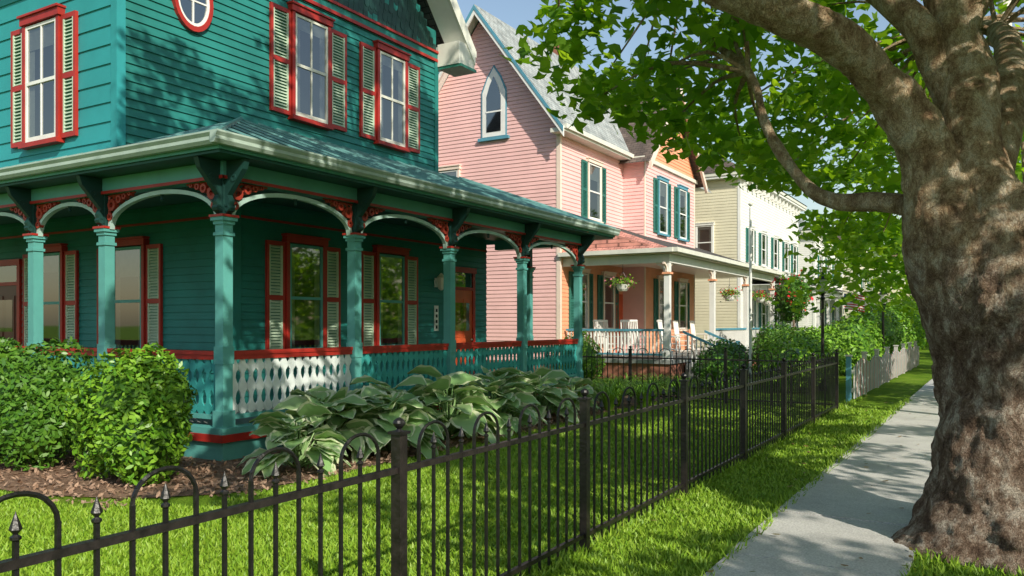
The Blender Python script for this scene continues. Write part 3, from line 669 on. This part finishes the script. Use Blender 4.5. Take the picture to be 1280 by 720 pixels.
def simplehouse(name,x1,x0,y0,y1,ezz,rz,wall1,wall2,roof,wins,shut='green_shutter'):
    e_=empty(name); mb=MB(); a=Fr((0,y0,0),(1,0,0),(0,-1,0)); b=Fr((x1,0,0),(0,1,0),(1,0,0))
    clap(mb,a,k(x0),k(x1),.4,ezz,.15,.018,wall1); clap(mb,b,k(y0),k(y1),.4,ezz,.15,.018,wall2)
    mb.box(W,x0,x1-.01,y0+.01,y1,0,ezz-.01,wall1); mb.box(a,x1-.12,x1+.03,0,.03,.4,ezz,'white_trim'); mb.box(b,y0,y0+.12,0,.03,.4,ezz,'white_trim')
    mb.build('walls',e_); mb=MB()
    mb.box(W,x0-.4,x1+.4,y0-.4,y1+.4,ezz,ezz+.12,'white_trim'); mb.box(W,x0-.45,x1+.45,y0-.45,y1+.45,ezz+.12,ezz+.3,'cream_trim')
    hx=(x1+x0)/2; r=(x1-x0)/2*.95
    for i in range(int((y1-y0)/.9)): mb.box(b,y0+.3+i*.9,y0+.42+i*.9,0,.3,ezz-.35,ezz-.001,'white_trim')
    c=[(x1+.5,y0-.5,ezz+.302),(x1+.5,y1+.5,ezz+.302),(x0-.5,y1+.5,ezz+.302),(x0-.5,y0-.5,ezz+.302)]; t=[(hx,y0+r*.6,rz),(hx,y1-r*.6,rz)]
    slopeface(mb,[c[0],c[1],t[1],t[0]],roof); slopeface(mb,[c[3],c[0],t[0]],roof); slopeface(mb,[c[2],c[3],t[0],t[1]],roof); slopeface(mb,[c[1],c[2],t[1]],roof)
    mb.build('roof',e_); mb=MB()
    for yc in wins:
        for z in(1.4,4.9): window(mb,b,yc,z,z+1.7,.85,'white_trim','white_trim',shut,.4,.022,slat=shut)
    window(mb,a,x1-1.8,5,6.7,.8,'white_trim','white_trim',None); window(mb,a,x1-5,5,6.7,.8,'white_trim','white_trim',None)
    mb.build('windows',e_); mb=MB(); px=x1+2.6
    mb.box(W,x1,px,y0+.5,y1,.4,.52,'porch_floor'); mb.box(W,x1,px-.05,y0+.55,y1-.05,0,.4,'brick')
    yy=y0+.7
    while yy<y1:
        mb.box(W,px-.25,px-.1,yy-.08,yy+.08,.52,3.4,'white_trim'); mb.box(W,px-.3,px-.05,yy-.13,yy+.13,3.1,3.2,'white_trim'); yy+=(y1-y0-1)/4
    mb.box(W,px-.28,px-.08,y0+.5,y1,3.4,3.64,'white_trim'); mb.box(W,x1,px-.28,y0+.5,y0+.65,3.4,3.64,'white_trim')
    slopeface(mb,[(px+.2,y0+.2,3.68),(px+.2,y1+.2,3.68),(x1,y1,4.5),(x1,y0+.2,4.5)],'shingle_dark'); mb.box(W,x1,px+.2,y0+.2,y1+.2,3.64,3.67,'white_trim')
    f_=Fr((px-.18,0,0),(0,1,0),(1,0,0)); mb.box(f_,y0+.7,y1-.5,-.03,.03,1.32,1.38,'white_trim'); yy=y0+.8
    while yy<y1-.5: mb.box(f_,yy-.02,yy+.02,-.02,.02,.52,1.32,'white_trim'); yy+=.14
    mb.build('porch',e_)
simplehouse('cream_house',-11,-19,40.7,54.5,9.0,11.9,'cream_wall','white_and_sunlit_wall','shingle_brown',[42.6,45.2,48,50.8,53.2])  # street side white: sunlight on cream siding painted into the colour
simplehouse('white_house',-11,-19,60,72,8,11,'white_and_sunlit_wall','white_and_sunlit_wall','shingle_grey',[62,65,68,70.5])
simplehouse('yellow_house',-10.5,-19,78,92,8,11.5,'cream_wall','cream_wall','shingle_brown',[80,84,88])

# ---------------------------------------------------------------- street furniture
mb=MB(); mb.lathe((-5.46,21.2,0),[(.06,0),(.045,.5),(.03,4.7),(.0,4.75)],'white_trim',10); mb.lathe((-5.46,21.2,4.73),[(0,0),(.06,.05),(.06,.08),(0,.13)],'cream_trim',10); mb.build('flagpole')
mb=MB(); x,y=-3.8,21.8
mb.lathe((x,y,0),[(.11,0),(.11,.12),(.06,.2),(.045,.5),(.035,2.3),(.07,2.36),(.03,2.42),(.09,2.5)],'iron',10); mb.lathe((x,y,2.5),[(.09,0),(.14,.32),(.14,.33)],'lamp_glass',6); mb.lathe((x,y,2.83),[(.17,0),(.05,.14),(.02,.2),(0,.24)],'iron',6); mb.build('street_lamp')
mb=MB(); x,y=-3.4,31
mb.lathe((x,y,0),[(.11,0),(.06,.2),(.035,2.2),(.07,2.26),(.09,2.4)],'iron',10); mb.lathe((x,y,2.4),[(.09,0),(.14,.32),(.14,.33)],'lamp_glass',6); mb.lathe((x,y,2.73),[(.17,0),(.05,.14),(0,.24)],'iron',6); mb.build('street_lamp')
mb=MB(); x,y=.12,16.3
mb.lathe((x,y,0),[(.13,0),(.12,2),(.10,9.5),(0,9.52)],'pole_pale',14); mb.box(W,x-1.1,x+1.1,y-.05,y+.05,8.7,8.82,'pole_pale')
for dx in(-1,-.4,.4,1): mb.lathe((x+dx,y,8.82),[(.03,0),(.05,.06),(.03,.12),(0,.14)],'white_trim',8)
mb.build('utility_pole')
fl=empty('american_flag'); mb=MB(); mb.bar((-5,33,0),(-5,33,2.9),.02,'white_trim'); 
mb.build('pole',fl); mb=MB()
def fp(u,v): return Vector((-5+.02+u*.75,33-u*.25+.05*math.sin(u*7),2.85-v*.6-.12*u*u))
for i in range(13):
    for j in range(10):
        if i<7 and j<4: mt='flag_blue'
        else: mt='flag_red' if i%2==0 else 'white_trim'
        mb.face([fp(j/10,i/13),fp((j+1)/10,i/13),fp((j+1)/10,(i+1)/13),fp(j/10,(i+1)/13)],mt)
mb.build('cloth',fl)

# ---------------------------------------------------------------- vegetation helpers
def blob_pts(c,r,n,lobes=9,shell=.25):
    c=np.array(c);r=np.array(r); d=rng.normal(size=(n,3)); d/=np.linalg.norm(d,axis=1)[:,None]
    L_=rng.normal(size=(lobes,3)); L_/=np.linalg.norm(L_,axis=1)[:,None]
    f=np.max(np.exp(-((d[:,None,:]-L_[None])**2).sum(2)/.22),axis=1)*.25+.80
    s=f*(1-shell*rng.random(n)**1.6); p=c+d*r*s[:,None]; keep=p[:,2]>.03
    return p[keep],d[keep]
def bush(name,parts,leafsize,mat,dens,shape=OVAL,core='leaf_bush_dark'):
    e_=empty(name); 
    Cs=[];Ds=[]
    mb=MB()
    for c,r in parts:
        p,d=blob_pts(c,r,int(dens*(r[0]*r[1]+r[0]*r[2]+r[1]*r[2])*4)); Cs.append(p);Ds.append(d)
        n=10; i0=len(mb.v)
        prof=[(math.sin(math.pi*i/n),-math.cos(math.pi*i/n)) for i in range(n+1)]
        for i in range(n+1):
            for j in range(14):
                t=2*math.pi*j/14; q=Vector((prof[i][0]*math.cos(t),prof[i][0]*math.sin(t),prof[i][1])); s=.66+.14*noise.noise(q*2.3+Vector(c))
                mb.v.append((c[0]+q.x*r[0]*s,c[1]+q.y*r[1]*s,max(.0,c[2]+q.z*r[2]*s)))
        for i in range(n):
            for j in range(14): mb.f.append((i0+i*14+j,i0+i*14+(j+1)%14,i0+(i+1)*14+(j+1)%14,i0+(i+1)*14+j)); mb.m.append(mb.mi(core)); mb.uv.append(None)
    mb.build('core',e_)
    leaves('foliage',np.vstack(Cs),leafsize,mat,shape,.5,e_,np.vstack(Ds)*.9,tilt=.75); return e_
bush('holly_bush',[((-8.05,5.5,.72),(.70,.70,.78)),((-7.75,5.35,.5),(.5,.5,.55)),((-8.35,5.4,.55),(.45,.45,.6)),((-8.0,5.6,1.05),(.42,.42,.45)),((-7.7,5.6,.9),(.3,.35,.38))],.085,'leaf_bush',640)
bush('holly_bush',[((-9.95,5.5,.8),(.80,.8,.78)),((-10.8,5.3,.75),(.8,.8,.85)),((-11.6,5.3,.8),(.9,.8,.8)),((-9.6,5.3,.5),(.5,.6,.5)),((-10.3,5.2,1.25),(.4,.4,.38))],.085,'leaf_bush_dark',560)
def hosta(HM,x,y,R,nl):
    for i in range(nl):
        az_=rng.uniform(0,2*math.pi); lvl=i/nl
        L_=R*rng.uniform(.60,.88); w=L_*rng.uniform(.38,.46)
        d=Vector((math.cos(az_),math.sin(az_),0)); s=Vector((-d.y,d.x,0)); base=Vector((x,y,.03))
        hh=R*(1.12-.85*lvl)*rng.uniform(.8,1.15); rad=R*(.12+.55*lvl)
        p0=base+d*rad+Vector((0,0,hh)); HM.bar(base,p0,.009,'hosta_green',4)
        pitch=math.radians(30-50*lvl*rng.uniform(.5,1.2)); roll=rng.normal()*.3
        K=7; rows=[]; pos=Vector(p0); s2_=(s*math.cos(roll)+Vector((0,0,math.sin(roll))))
        for j in range(K+1):
            t=j/K
            ww=w*(math.sin(math.pi*t**.62)**.75 if 0<t<1 else 0)
            if t==0: ww=w*.35
            if j>0:
                pitch_=pitch-math.radians(40)*t
                pos=pos+(d*math.cos(pitch_)+Vector((0,0,math.sin(pitch_))))*(L_/K)
            r=[]
            for q in(-1,-.76,-.4,0,.4,.76,1):
                cup=.22*abs(q)*ww; wav=.014*math.sin(j*2.1+q*5+i)
                back=-d*(.10*L_*abs(q)) if j==0 else Vector()
                r.append(pos+s2_*(q*ww)+Vector((0,0,cup+wav))+back)
            rows.append(r)
        i0=len(HM.v)
        for r in rows: HM.v+= [tuple(p) for p in r]
        for j in range(K):
            for q in range(6):
                HM.f.append((i0+j*7+q,i0+j*7+q+1,i0+(j+1)*7+q+1,i0+(j+1)*7+q)); HM.m.append(HM.mi('hosta_edge' if q in(0,5) else 'hosta_green')); HM.uv.append(None)
for (x,y,R,nl) in [(-6.95,6.8,.52,36),(-7.3,7.6,.64,46),(-6.8,8.3,.62,44),(-7.35,9.0,.68,46),(-6.8,9.6,.64,44),(-7.35,10.3,.68,44),(-6.8,10.9,.64,40),(-7.3,11.7,.66,40),(-6.85,12.4,.6,36),(-7.5,8.2,.62,32),(-7.4,13.1,.6,34),(-6.85,13.6,.5,28)]:
    HM=MB(); hosta(HM,x,y,R,nl); HM.build('hosta_plant',None,True)
def strap(name,cs,L0):
    V=[]
    for (x,y) in cs:
        for i in range(110):
            a_=rng.uniform(0,6.28); d=np.array([math.cos(a_),math.sin(a_),0]); s=np.array([-d[1],d[0],0])*.016; L_=L0*rng.uniform(.6,1.1); sp_=rng.uniform(.3,.9)
            for j in range(4):
                t0,t1=j/4,(j+1)/4
                f_=lambda t: np.array([x,y,0])+d*(.05+sp_*L_*t)+np.array([0,0,L_*(1.5*t-1.05*t*t)])
                w0=s*(1-t0*.8); w1=s*(1-t1*.9); p,q=f_(t0),f_(t1); V+= [p-w0,p+w0,q+w1,q-w1]
    return fastmesh(name,np.array(V),4,'leaf_bright')
strap('daylily_plant',[(-6.5,14.6),(-7.2,14.5),(-7.4,15.6),(-6.7,15.4),(-7.2,16.4),(-6.3,16.2),(-6.0,15.2)],.95)
strap('daylily_plant',[(-6.2,17.9),(-5.2,18.0),(-6.9,18.4),(-7.6,18.2)],.9)
bush('boxwood_bush',[((-9.3,18.9,.7),(.8,.7,.9))],.09,'leaf_bush',400)
bush('hedge',[((-4.6,22.6,.7),(1.0,1.1,.85)),((-4.9,24.2,.75),(1.2,1.2,.95)),((-4.7,26,.8),(1.1,1.2,1.0)),((-4.3,20.9,.6),(.9,.9,.7))],.12,'leaf_bright',220)
bush('garden_shrub',[((-6.2,21.0,.5),(.8,.8,.6)),((-6.6,23,.6),(.9,.9,.8)),((-6.3,27.5,.8),(.9,1.2,1.0)),((-6.6,30.5,.8),(.9,1.4,1.0))],.11,'leaf_bush_dark',220)
bush('garden_shrub',[((-4.2,29,.9),(1.2,1.3,1.2)),((-4.4,32,1.0),(1.3,1.5,1.3)),((-4.6,38,1.2),(1.4,2.2,1.6)),((-4.6,44,1.2),(1.4,2.5,1.6))],.16,'leaf_bush',110)
bush('garden_shrub',[((-5,52,1.3),(1.5,3,1.7)),((-5,60,1.3),(1.5,3,1.7)),((-5,70,1.3),(1.6,4,1.8)),((-5,84,1.6),(1.8,6,2.2))],.24,'leaf_far',50)
e_=bush('flowering_rose_tree',[((-5.7,27.6,2.7),(.7,.7,.75)),((-5.9,28.0,2.2),(.6,.6,.6))],.10,'leaf_bush_dark',250)
mb=MB(); tube(mb,[(-5.75,27.7,0),(-5.7,27.6,1.2),(-5.75,27.7,2.5)],[.06,.05,.03],'bark',8); mb.build('trunk',e_)
p,d=blob_pts((-5.7,27.6,2.7),(.75,.75,.8),70); leaves('flowers',p,.12,'flower_red',PLANE,.2,e_)

# ---------------------------------------------------------------- trees
def crown(name,clumps,per,size,mat,parent,shape=PLANE,flat=.55):
    P=[]
    for (x,y,z,r) in clumps:
        n=int(per*r*r/.7); d=rng.normal(size=(n,3)); d/=np.linalg.norm(d,axis=1)[:,None]; s=rng.random(n)**.5
        q=d*s[:,None]*np.array([r,r,r*flat]); q[:,2]-= .25*(q[:,0]**2+q[:,1]**2)/r
        P.append(q+np.array([x,y,z]))
    return leaves(name,np.vstack(P),size,mat,shape,.9,parent,tilt=.6)
T=empty('plane_tree'); mb=MB()
def fl(t,z):
    f=1.0
    if z<1.1:
        q=(1-z/1.1)**2; f+= q*(.25+.28*max(0,math.cos(t*3+.6))**2+.12*math.cos(5*t+1))
    return f
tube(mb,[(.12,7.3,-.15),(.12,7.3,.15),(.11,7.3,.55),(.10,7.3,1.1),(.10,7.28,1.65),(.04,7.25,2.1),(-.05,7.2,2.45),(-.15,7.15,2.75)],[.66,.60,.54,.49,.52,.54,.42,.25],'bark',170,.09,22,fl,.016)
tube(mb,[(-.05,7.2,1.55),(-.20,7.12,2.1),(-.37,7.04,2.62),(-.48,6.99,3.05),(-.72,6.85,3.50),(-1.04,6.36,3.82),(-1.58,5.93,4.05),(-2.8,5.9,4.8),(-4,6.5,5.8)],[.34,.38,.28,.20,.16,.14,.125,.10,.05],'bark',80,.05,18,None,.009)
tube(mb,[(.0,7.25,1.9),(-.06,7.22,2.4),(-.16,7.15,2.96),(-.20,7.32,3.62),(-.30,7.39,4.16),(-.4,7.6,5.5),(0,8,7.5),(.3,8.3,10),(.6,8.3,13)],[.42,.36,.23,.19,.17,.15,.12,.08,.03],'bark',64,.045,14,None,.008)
tube(mb,[(-.20,7.25,3.2),(-.4,7.3,3.75),(-.65,7.3,4.23),(-1.8,8,5.6),(-3,9.4,6.6)],[.12,.13,.12,.09,.04],'bark',24,.02,8)
tube(mb,[(-.24,7.30,3.9),(-.1,7.4,4.3),(.15,7.5,4.7),(1.2,7.6,6),(3,7,8)],[.10,.10,.10,.08,.04],'bark',18,.02,6)
tube(mb,[(.25,7.4,1.3),(.55,7.55,1.75),(.95,7.75,2.2),(1.5,7.95,3.0),(2.4,8.2,4.8),(4.2,8.7,7)],[.40,.36,.27,.20,.14,.06],'bark',48,.04,12,None,.01)
tube(mb,[(1.5,7.95,3.0),(1.9,6.6,4.2),(2.4,4.8,5.4),(2.8,3,6.5),(4.2,2.2,7.5)],[.15,.13,.1,.06,.03],'bark',18,.02,6)
tube(mb,[(-.42,7.15,2.6),(-.8,7.27,2.70),(-1.2,7.42,2.76),(-1.5,7.58,2.98),(-1.84,7.75,3.53),(-2.1,8.06,4.18),(-2.9,8.9,5.0)],[.10,.08,.068,.06,.052,.045,.03],'bark',20,.018,8)
tube(mb,[(-.1,7.4,2.7),(.1,8.4,3.9),(0,10,4.8),(-.5,12,5.6)],[.2,.15,.10,.05],'bark',16,.02,6)
tube(mb,[(0,8,7.3),(1.2,7.0,9.5),(2.8,6.2,12)],[.10,.07,.02],'bark',12,.01,5)
tube(mb,[(-.3,7.7,5.8),(-1.6,7.2,8.5),(-2.4,7,11)],[.10,.07,.02],'bark',12,.01,5)
tube(mb,[(0,8,7.0),(.4,10,9.3),(.6,11.8,11.5)],[.10,.07,.02],'bark',12,.01,5)
tips=[(-2.8,5.9,4.8),(-4,6.5,5.8),(-1.8,8,5.6),(-3,9.4,6.6),(1.2,7.6,6),(3,7,8),(2.4,8.2,4.8),(4.2,8.7,7),(2.8,3,6.5),(4.2,2.2,7.5),(-.5,12,5.6),(0,10,4.8),(0,8,7.5),(.3,8.3,10),(.6,8.3,13),(-2.1,8.06,4.18),(-1.6,5.95,4.2),(2.8,6.2,12),(1.2,7,9.5),(-1.6,7.2,8.5),(-2.4,7,11),(.4,10,9.3),(.6,11.8,11.5)]
cl=[]
for i in range(112):
    th=rng.uniform(0,2*math.pi); rr=rng.random()**.5; X=.9+5.3*rr*math.cos(th); Y=8.2+7.0*rr*math.sin(th)
    cl.append((X,Y,4.75+rng.uniform(-.1,1.1),rng.uniform(.45,.75)))
for i in range(270):
    th=rng.uniform(0,2*math.pi); rr=rng.random()**.5; X=.3+5.4*rr*math.cos(th); Y=7.2+6.6*rr*math.sin(th)
    top=8.0+9.5*math.sqrt(max(0,1-rr*rr)); Z=rng.uniform(7.0,top)
    cl.append((X,Y,Z,rng.uniform(.38,.66)))
for i in range(30):  # street-side boughs out of view, added to shade the mid lawn
    cl.append((rng.uniform(1.8,7.2),rng.uniform(1.0,6.0),rng.uniform(4.8,9.0),rng.uniform(.45,.7)))
cl+=[(-3.9,8.6,4.35,.6),(-3.4,9.6,4.2,.6),(-2.9,10.8,4.1,.65),(-2.6,12.2,4.0,.7),(-2.0,13.2,4.0,.7),(-1.2,12.6,3.7,.7),(-.9,11.2,3.9,.6),(-1.7,11.4,4.2,.6),(-3.2,13.6,4.3,.7),(-.2,13.8,3.6,.7),(-3.0,8.2,4.4,.5),(-.4,10.2,3.9,.5),(-1.4,14.6,3.6,.8),(-.4,15.2,3.2,.8),(-2.4,10.2,3.9,.5),(-2.2,14.4,3.3,.7),(-1.5,13.4,3.0,.6)]
cl+=[(-4.2,9.2,4.7,.7),(-3.8,10.3,4.6,.7),(-3.6,11.6,4.5,.8),(-3.3,12.6,4.6,.8),(-3.2,9.0,4.6,.6),(-2.6,9.6,4.5,.6),(-2.4,11.4,4.5,.7),(-1.9,10.6,4.6,.7),(-1.3,9.9,4.5,.6),(-3.9,12.8,4.9,.8),(-4.4,10.9,5.1,.7),(-1.0,13.8,4.3,.7),(-2.8,14.4,4.4,.8),(-4.3,8.2,4.9,.6),(-2.2,8.7,4.9,.6),(-.9,12.2,4.6,.7),(-3.4,14.8,4.5,.8)]
for (x,y,z,r) in cl[::1]:
    t=min(tips,key=lambda q:(q[0]-x)**2+(q[1]-y)**2+(q[2]-z)**2); 
    m_=((t[0]+x)/2+rng.normal()*.15,(t[1]+y)/2+rng.normal()*.15,(t[2]+z)/2+.15)
    tube(mb,[t,m_,(x,y,z)],[.03,.02,.008],'bark',5,0,3)
mb.build('trunk_and_limbs',T,True)
crown('foliage',cl,165,.18,'leaf_plane',T)
def tree(name,x,y,h,cr,base,ncl,per,size,mat='leaf_far',tr=.28):
    T=empty(name); mb=MB()
    tube(mb,[(x,y,-.1),(x,y,.5),(x+.1,y,base*.7),(x+.1,y+.1,base+1),(x,y,h*.8)],[tr*1.4,tr,tr*.85,tr*.6,tr*.15],'bark',14,.03,5)
    cl=[]
    for i in range(ncl):
        th=rng.uniform(0,2*math.pi); rr=rng.random()**.5; top=base+1+(h-base-1)*math.sqrt(max(0,1-rr*rr)); u=rng.random()
        Z= base+rng.uniform(-.5,1) if u<.35 else (top-rng.uniform(0,1.5) if u<.85 else rng.uniform(base,top))
        cl.append((x+cr*rr*math.cos(th),y+cr*rr*math.sin(th),Z,rng.uniform(.8,1.4)))
    for c in cl[::3]:
        tube(mb,[(x,y,base*.8+.2*(c[2]-base)),((x+c[0])/2,(y+c[1])/2,(base+c[2])/2+.3),c[:3]],[.1,.06,.015],'bark',5,0,3)
    mb.build('trunk_and_limbs',T,True); crown('foliage',cl,per,size,mat,T,KITE)
tree('shade_tree',.6,19.5,7.6,4.2,3.0,80,75,.20,'leaf_plane',.16)
tree('shade_tree',1.0,33,8.5,4.6,2.8,80,40,.28,'leaf_plane',.2)
tree('shade_tree',1.0,47,10,5.2,2.8,80,28,.38)
tree('shade_tree',1.0,62,11,6,2.8,80,22,.45)
tree('shade_tree',.8,80,13,7,3.0,80,18,.6)
tree('shade_tree',9.8,-.8,8.4,3.4,3.8,45,50,.26)  # unseen tree across the road, added to shade the near sidewalk
tree('garden_tree',-22,50,15,6,5,80,24,.45)
tree('garden_tree',-7,98,14,8,3,80,18,.6)
tree('garden_tree',3,110,14,9,2,90,18,.7)
P=[]
for i in range(150): P.append((rng.uniform(24,30),rng.uniform(-40,75),rng.uniform(.8,7.0),rng.uniform(1.4,2.4)))
crown('reflection_trees',P,14,.7,'leaf_far',None,KITE,.9)  # unseen tree row across the road, added for the window reflections

# ---------------------------------------------------------------- light, sky, camera
EL=math.radians(33); sd=Vector((.86,-.51,0)).normalized()
to=Vector((sd.x*math.cos(EL),sd.y*math.cos(EL),math.sin(EL)))
L_=bpy.data.lights.new('sun','SUN'); L_.energy=5.0; L_.angle=math.radians(.5); L_.color=(1,.93,.79)
lo=bpy.data.objects.new('sun',L_); COL.objects.link(lo); lo.rotation_euler=(-to).to_track_quat('-Z','Y').to_euler(); lo.location=(20,-20,30)
w=bpy.data.worlds.new('World'); sc.world=w; w.use_nodes=True; nt=w.node_tree
sk=nt.nodes.new('ShaderNodeTexSky'); sk.sky_type='NISHITA'; sk.sun_disc=False; sk.sun_elevation=EL; sk.sun_rotation=math.atan2(to.x,to.y); sk.air_density=1.3; sk.dust_density=1.0; sk.ozone_density=.5
bg=nt.nodes['Background']; bg.inputs['Strength'].default_value=.15; nt.links.new(sk.outputs[0],bg.inputs['Color'])
cam=bpy.data.cameras.new('camera'); co=bpy.data.objects.new('camera',cam); COL.objects.link(co); co.location=(0,0,1.7); co.rotation_euler=(math.radians(90),0,math.radians(30.8))
cam.sensor_width=36; cam.lens=36*1016/1280; cam.shift_y=45/1280; cam.clip_end=3000; cam.clip_start=.05; sc.camera=co
sc.view_settings.view_transform='Standard'; sc.view_settings.look='None'; sc.view_settings.exposure=0
